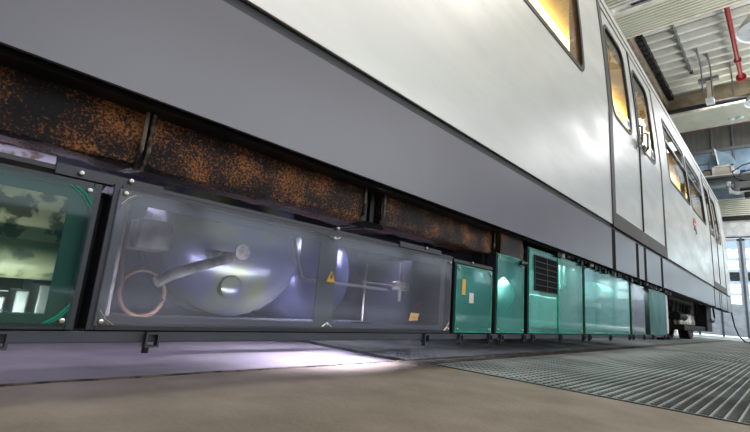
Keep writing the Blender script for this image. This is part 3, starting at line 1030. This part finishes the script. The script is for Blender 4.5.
# grey border of the long clear pane (masking film) and its middle bar
s = MB()
s.box(0.222, YF + 0.012, 0.138, 1.268, YF + 0.016, 0.150).box(0.222, YF + 0.012, 0.354, 1.268, YF + 0.016, 0.372)
s.box(0.222, YF + 0.012, 0.150, 0.236, YF + 0.016, 0.354).box(1.245, YF + 0.012, 0.150, 1.268, YF + 0.016, 0.354)
s.box(0.700, YF + 0.012, 0.150, 0.760, YF + 0.016, 0.354)
s.build('inner_mask', mat('grey_mask_strip', (128, 130, 134), 0.6), c2)
s = MB().box(0.150, YF + 0.012, 0.138, 0.182, YF + 0.016, 0.362).box(-0.74, YF + 0.012, 0.344, 0.150, YF + 0.016, 0.362).box(-0.74, YF + 0.012, 0.138, 0.150, YF + 0.016, 0.150)
s.build('inner_mask', mat('dark_teal_mask', (58, 100, 100), 0.5), c1)
# warning triangle (lightning sign)
s = MB().prism([(0.712, 0.252), (0.742, 0.252), (0.727, 0.280)], 'Y', YF - 0.0095, YF - 0.008)
s.build('warning_sign', M['yellow'], c2)
s = MB().prism([(0.7275, 0.273), (0.7225, 0.263), (0.7265, 0.2635), (0.7245, 0.2555), (0.7315, 0.2655), (0.7275, 0.265), (0.7305, 0.272)], 'Y', YF - 0.0103, YF - 0.0095)
s.tube([(0.7155, YF - 0.0097, 0.254), (0.7385, YF - 0.0097, 0.254), (0.727, YF - 0.0097, 0.2755)], 0.0007, 4, closed=True)
s.build('warning_symbol', M['black'], c2)
MB().prism([(1.052, 0.163), (1.098, 0.166), (1.096, 0.172), (1.104, 0.186), (1.062, 0.188), (1.058, 0.178)], 'Y', YF - 0.0095, YF - 0.008).build('orange_tag', M['card'], c2)
MB().cyl((1.08, YF - 0.012, 0.176), (1.08, YF - 0.009, 0.176), 0.004, seg=10).build('rivet', M['steel'], c2)
for (xa, za, xb, zb_) in ((0.712, 0.141, 0.728, 0.150), (0.728, 0.150, 0.744, 0.141), (0.71, 0.370, 0.727, 0.362), (0.727, 0.362, 0.746, 0.371)):
    MB().tube([(xa, YF - 0.009, za), (xb, YF - 0.009, zb_)], 0.0012, 5).build('film_crease', M['steel'], c2)
add_screw(0.728, 0.147, c2, YF - 0.009)
add_screw(0.727, 0.366, c2, YF - 0.009)

# contents : air tanks, pipes (parts of the car)
def tank(x0, x1, y, z, r, material, axis='Y'):
    L = x1 - x0
    prof = [(0.01, x0)]
    for k in range(1, 9):
        a = PI / 2 * k / 8
        prof.append((r * math.sin(a), x0 + r * 0.45 * (1 - math.cos(a))))
    for k in range(8, 0, -1):
        a = PI / 2 * k / 8
        prof.append((r * math.sin(a), x1 - r * 0.45 * (1 - math.cos(a))))
    prof.append((0.01, x1))
    if axis == 'Y':
        return MB().lathe(prof, (y, 0, z), 'Y', 48)
    return MB().lathe(prof, (0, y, z), 'X', 48)


tk = tank(1.20, 1.58, 0.70, 0.38, 0.25, M['tank']).build('air_tank', M['tank'], CAR, True)
tk['label'] = 'large air tank with peeling green and violet paint'
MB().lathe([(0.026, 1.208), (0.034, 1.212), (0.034, 1.25)], (0.650, 0, 0.222), 'Y').build('port_cap', M['tank'], tk, True)
MB().lathe([(0.024, 1.200), (0.024, 1.24)], (0.664, 0, 0.329), 'Y').build('port_cap', M['dusty'], tk, True)
tk2 = tank(1.62, 2.1, 1.33, 0.33, 0.26, M['tank2']).build('air_tank', M['tank2'], CAR, True)
tk2['label'] = 'blue violet air tank beside the peeling one'
for xa in (0.575, 0.665):
    MB().box(xa, 1.1, 0.405, xa + 0.075, 1.3, 0.425, 0.003).build('cable_duct', M['tank2'], CAR)
MB().tube([(0.345, 0.965, 0.216), (0.375, 0.97, 0.234), (0.43, 0.975, 0.258), (0.50, 0.98, 0.284), (0.525, 1.0, 0.292), (0.56, 1.2, 0.31)], 0.012, 12).build('dusty_pipe', M['dusty'], CAR, True)
MB().tube([(0.649, 0.935, 0.374), (0.657, 0.935, 0.358), (0.677, 0.935, 0.303), (0.696, 0.935, 0.262), (0.711, 0.935, 0.256), (0.779, 0.935, 0.255), (0.914, 0.935, 0.254), (1.039, 0.935, 0.252)], 0.0045, 10).build('air_pipe', M['pipe'], CAR, True)
pts = []
for k in range(26):
    a = 2 * PI * k / 26
    pts.append((0.330 + 0.045 * math.cos(a), 0.99 + 0.01 * math.sin(a), 0.192 + 0.048 * math.sin(a)))
MB().tube(pts, 0.0045, 8, closed=True).build('coiled_hose', M['hose'], CAR, True)
MB().tube([(0.288, 0.99, 0.200), (0.280, 1.0, 0.26), (0.282, 1.0, 0.36)], 0.0045, 8).build('coiled_hose', M['hose'], CAR, True)
MB().box(0.30, 0.99, 0.285, 0.375, 1.08, 0.350, 0.006).build('valve_block', M['dusty'], CAR)
MB().tube([(0.27, 1.0, 0.14), (0.27, 1.0, 0.38)], 0.008, 8).build('riser_pipe', M['dusty'], CAR, True)
# small pipework seen in the right half of the clear cabinet
s = MB()
s.tube([(0.98, 0.98, 0.15), (0.98, 0.98, 0.33)], 0.003, 8).tube([(1.2, 1.02, 0.22), (1.2, 1.02, 0.36)], 0.006, 8)
s.box(1.18, 1.0, 0.26, 1.23, 1.04, 0.29, 0.003).box(0.975, 0.985, 0.27, 1.21, 0.99, 0.274)
s.build('valve_manifold', M['dusty'], CAR)
MB().tube([(1.21, 0.95, 0.205), (1.24, 0.95, 0.222), (1.28, 0.95, 0.226), (1.31, 0.95, 0.22)], 0.003, 6).build('red_wire', M['red'], CAR, True)
s = MB()
s.box(0.3, 2.3, 0.02, 4.6, 2.35, 0.8)
s.build('contactor_panel', mat('dull_violet_panel', (120, 120, 142), 0.6, 0, (90, 90, 112), 9), CAR)
# contents of the green cabinet on the left
dr = MB().lathe([(0.02, 1.02), (0.072, 1.022), (0.075, 1.03), (0.075, 1.30)], (0.125, 0, 0.330), 'Y', 32).build('mottled_drum', M['drum'], CAR, True)
MB().cyl((-0.7, 1.02, 0.238), (0.19, 1.02, 0.238), 0.036, seg=28).build('main_cylinder', M['pale_green'], CAR, True)
MB().lathe([(0.02, -0.002), (0.042, 0.0), (0.042, 0.03)], (0.18, 1.02, 0.238), 'X', 28).build('cylinder_flange', M['pale_green'], CAR, True)
s = MB()
for k in range(9):
    s.box(-0.1 + k * 0.032, 1.0, 0.14, -0.08 + k * 0.032, 1.1, 0.17 + 0.012 * (k % 3), 0.003)
s.box(-0.2, 1.15, 0.29, 0.02, 1.2, 0.40)
s.build('terminal_strip', M['galv'], CAR)
MB().cyl((-0.1, 1.0, 0.35), (0.045, 1.0, 0.35), 0.022, seg=16).build('spring_unit', M['drum'], CAR, True)
MB().cyl((0.045, 0.93, 0.404), (0.125, 0.93, 0.404), 0.017, seg=20).build('violet_bottle', mat('violet_white_enamel', (200, 188, 214), 0.5, 0, (130, 96, 96), 24, lo=.5, hi=.56), CAR, True)
# inside small cabinets
s = MB().box(1.395, YF - 0.0095, 0.235, 1.425, YF - 0.0082, 0.272)
s.build('cream_label', M['cream'], c3)
MB().box(1.345, YF - 0.0095, 0.262, 1.368, YF - 0.0082, 0.318).build('cream_label', M['yellow'], c3)
MB().lathe([(0.05, 1.04), (0.058, 1.03), (0.065, 1.05)], (1.50, 0, 0.26), 'Y', 28).build('meter_ring', M['dusty'], c3, True)
# louvre of cabinet five
x0, x1, za, zb = 1.950, 2.220, 0.322, 0.486
s = MB().box(x0, YF - 0.012, za, x1, YF - 0.009, zb)
s.build('louvre_back', M['matte'], c5)
s = MB()
for k in range(7):
    z = za + k * (zb - za) / 6
    s.box(x0, YF - 0.0145, z - 0.0013, x1, YF - 0.012, z + 0.0013)
s.box(x0 + 0.14, YF - 0.0145, za, x0 + 0.144, YF - 0.012, zb)
s.box(x0, YF - 0.0145, za, x0 + 0.003, YF - 0.012, zb).box(x1 - 0.003, YF - 0.0145, za, x1, YF - 0.012, zb)
s.build('louvre_slats', M['frame'], c5)
MB().box(2.232, YF - 0.013, 0.134, 2.240, YF - 0.004, 0.510).build('pane_joint', M['teal_edge'], c5)
MB().box(3.80, YF + 0.04, 0.14, 3.83, YF + 0.08, 0.50).build('inner_post', M['dusty'], c7)
def content(name, x0, x1, z0, z1, m_, y0=0.93, y1=1.02, par=c5, bev=0.01):
    return MB().box(x0, y0, z0, x1, y1, z1, bev).build(name, m_, par)


CW = mat('cabinet_white_and_glare', (226, 232, 230), 0.4)  # white for a real strip and for pane glare modelled as contents
CG = mat('cabinet_grey_enamel', (120, 136, 136), 0.5, 0, (88, 104, 104), 4)
MB().lathe([(0.01, 0.225), (0.02, 0.23), (0.045, 0.26), (0.052, 0.29), (0.045, 0.325), (0.02, 0.35), (0.008, 0.365)], (1.79, 0.925, 0.0), 'Z', 24).build('white_reflection_blob', CW, c4, True)  # white body added to stand in for a bright reflection on the pane
content('mounting_plate', 1.62, 2.0, 0.13, 0.43, CG, 1.08, 1.1, c4)
content('pale_reflection_box', 2.04, 2.36, 0.15, 0.31, CW, 0.90, 1.0, c5)  # pale box added inside to give the pane its bright reflected area
content('pale_reflection_box', 2.62, 2.72, 0.33, 0.50, CW, 0.95, 1.05, c5) if False else None
content('mounting_plate', 1.93, 2.62, 0.13, 0.50, CG, 1.10, 1.12, c5)
MB().tube([(2.46, 0.90, 0.50), (2.50, 0.90, 0.36), (2.55, 0.91, 0.20), (2.58, 0.92, 0.16)], 0.004, 8).build('inner_wire', M['black'], c5, True)
content('white_strip', 2.36, 2.40, 0.36, 0.49, CW, 0.885, 0.90, c5, 0.002)  # white piece put behind the pane to draw its diagonal glare
content('white_strip', 2.43, 2.455, 0.38, 0.49, CW, 0.885, 0.90, c5, 0.002)  # second white piece drawing the same pane glare
content('mounting_plate', 2.69, 3.58, 0.13, 0.50, CG, 1.08, 1.1, c6)
content('pale_sheen_bar', 2.69, 3.58, 0.295, 0.345, CW, 1.04, 1.08, c6)  # pale bar added to draw a lighter band of sheen across the pane
MB().cyl((3.2, 1.0, 0.40), (3.5, 1.0, 0.40), 0.07, seg=24).build('small_reservoir', CG, c6, True)
content('white_strip', 3.68, 3.76, 0.14, 0.49, CW, 0.90, 0.92, c7, 0.002)
content('mounting_plate', 3.66, 4.0, 0.13, 0.49, M['tank2'], 1.0, 1.02, c7)
content('mounting_plate', 4.22, 4.83, 0.13, 0.49, CG, 1.0, 1.02, c8)

# lower rail, brackets, feet
MB().box(-3.0, YF, 0.106, 4.88, YF + 0.035, 0.125, 0.0015).build('lower_rail', M['rail'], CAR)
MB().box(-3.0, YF + 0.5, 0.106, 4.88, YF + 0.54, 0.125, 0.0015).build('lower_rail', M['rail'], CAR)
bx = [-0.2, 0.098, 0.315, 1.150, 1.352, 1.560, 1.652, 1.86, 1.95, 2.28, 2.62, 2.72, 3.12, 3.58, 3.68, 4.0, 4.3, 4.75]
for x in bx:
    s = MB()
    w = 0.012
    s.box(x - w, YF - 0.012, 0.121, x + w, YF + 0.006, 0.125)
    s.box(x - w, YF - 0.012, 0.101, x - w + 0.0035, YF + 0.006, 0.121)
    s.box(x + w - 0.0035, YF - 0.012, 0.101, x + w, YF + 0.006, 0.121)
    s.box(x - w, YF - 0.012, 0.098, x + w, YF + 0.006, 0.101)
    o = s.build('lifting_bracket', M['rail'], CAR)
    MB().cyl((x - 0.008, YF - 0.004, 0.098), (x - 0.008, YF - 0.004, 0.088), 0.006, seg=6).build('bolt', M['black'], o)
# upper mounting angles behind the cabinet tops
s = MB().box(-1.0, YF + 0.004, 0.384, 1.30, YF + 0.05, 0.392).box(0.12, YF + 0.0, 0.378, 0.29, YF + 0.02, 0.396).box(1.0, YF, 0.386, 1.22, YF + 0.02, 0.402)
s.box(1.30, YF, 0.374, 1.58, YF + 0.02, 0.386)
s.build('mounting_angle', M['frame'], CAR)
for x, z in ((0.155, 0.386), (0.232, 0.392), (0.74, 0.395), (1.13, 0.398), (1.42, 0.384)):
    add_screw(x, z, CAR, YF - 0.004)
# columns behind the gaps of the cabinets
for x in (0.1985, 1.2955, 1.596, 1.896, 2.655, 3.615, 4.11):
    MB().box(x - 0.012, YF + 0.05, 0.125, x + (0.012 if x != 4.11 else 0.085), YF + 0.10, 0.37 if x < 1.5 else 0.52).build('support_column', M['dark_metal'], CAR)

# pale end box before the bogie
MB().box(4.89, 0.868, 0.14, 5.03, 0.93, 0.50, 0.006).build('sand_box', mat('pinkish_white_enamel', (214, 200, 208), 0.4), CAR)

# bogie
BG = thing('bogie', None, None, (7.9, 2.2, 0.42), parent=CAR)
del_keys(BG)


def wheel(x, y, sgn):
    pr = [(0.06, -0.05), (0.10, -0.05), (0.11, -0.02), (0.34, -0.01), (0.36, -0.065), (0.42, -0.062), (0.425, 0.05), (0.455, 0.06), (0.455, 0.085), (0.36, 0.085), (0.34, 0.03), (0.10, 0.05), (0.06, 0.05)]
    MB().lathe([(r, h * sgn) for r, h in pr], (x, y, 0.425), 'Y', 48).build('wheel', M['wheel'], BG, True)


for x in (8.15, 10.0):
    wheel(x, 1.45, 1)
    wheel(x, 2.95, -1)
    MB().cyl((x, 1.4, 0.425), (x, 3.0, 0.425), 0.075, seg=20).build('axle', M['dark_metal'], BG, True)
    MB().box(x - 0.13, 1.18, 0.30, x + 0.13, 1.36, 0.54, 0.03).build('axle_box', M['dark_metal'], BG)
s = MB()
s.prism([(6.3, 0.52), (6.9, 0.56), (7.3, 0.42), (8.3, 0.42), (8.7, 0.56), (9.45, 0.52), (9.45, 0.62), (8.9, 0.66), (8.3, 0.56), (7.3, 0.56), (6.8, 0.66), (6.3, 0.62)], 'Y', 1.2, 1.32)
s.box(7.5, 1.3, 0.38, 8.1, 3.0, 0.6)
s.build('bogie_frame', M['dark_metal'], BG)
for x in (7.25, 7.5, 7.75, 8.0, 8.25):
    MB().lathe([(0.02, 0), (0.05, 0.01), (0.055, 0.06), (0.045, 0.10), (0.05, 0.15), (0.02, 0.17)], (x, 1.14, 0.24), 'Z', 16).build('spring_cap', M['steel'] if x < 8.1 else M['dusty'], BG, True)
MB().cyl((6.95, 1.12, 0.35), (7.5, 1.12, 0.35), 0.055, seg=18).build('brake_cylinder', M['dark_metal'], BG, True)
MB().box(7.1, 1.05, 0.17, 9.3, 1.20, 0.24, 0.01).build('current_collector_beam', M['dark_metal'], BG)
MB().box(9.0, 1.02, 0.17, 9.55, 1.25, 0.60, 0.01).build('collector_bracket', M['dark_metal'], BG)
MB().box(8.0, 1.1, 0.40, 8.3, 1.25, 0.55, 0.02).build('junction_box', M['dark_metal'], BG)
s = MB()
for k in range(10):
    x = 6.6 + k * 0.28
    s.tube([(x, 1.12, 0.62), (x + 0.05, 1.1, 0.5), (x + 0.12, 1.12, 0.42), (x + 0.16, 1.16, 0.30)], 0.012, 6)
s.build('brake_hoses', M['black'], BG, True)
MB().tube([(9.45, 0.98, 0.56), (9.55, 0.98, 0.42), (9.45, 0.98, 0.34), (9.3, 0.98, 0.33), (9.2, 1.0, 0.38)], 0.014, 8).build('coupling_hose', M['black'], CAR, True)
MB().box(5.6, 0.95, 0.50, 7.2, 1.05, 0.57, 0.01).build('rusty_crossbar', M['wheel'], CAR)
for x, y in ((5.6, 1.15), (6.1, 1.25)):
    MB().cyl((x, y, 0.45), (x, y + 0.5, 0.45), 0.08, seg=18).build('air_bottle', M['dark_metal'], CAR, True)

# rails in the grating and cable to the floor
for y in (1.455, 2.945):
    tag(MB().box(FLOOR_X + 0.02, y - 0.035, -0.2, 19.5, y + 0.035, -0.004, 0.004).build('rail_track', M['galv']),
        'steel rail under the near wheels' if y < 2 else 'steel rail under the far wheels', 'rail')
tag(MB().tube([(10.53, 0.83, 0.66), (10.55, 0.82, 0.50), (10.62, 0.80, 0.30), (10.72, 0.76, 0.14), (10.9, 0.69, 0.03), (11.2, 0.60, 0.014), (11.8, 0.40, 0.012), (12.6, 0.0, 0.012)], 0.012, 8).build('cable', M['black'], None, True),
    'thin black cable hanging from the train end to the floor', 'cable')
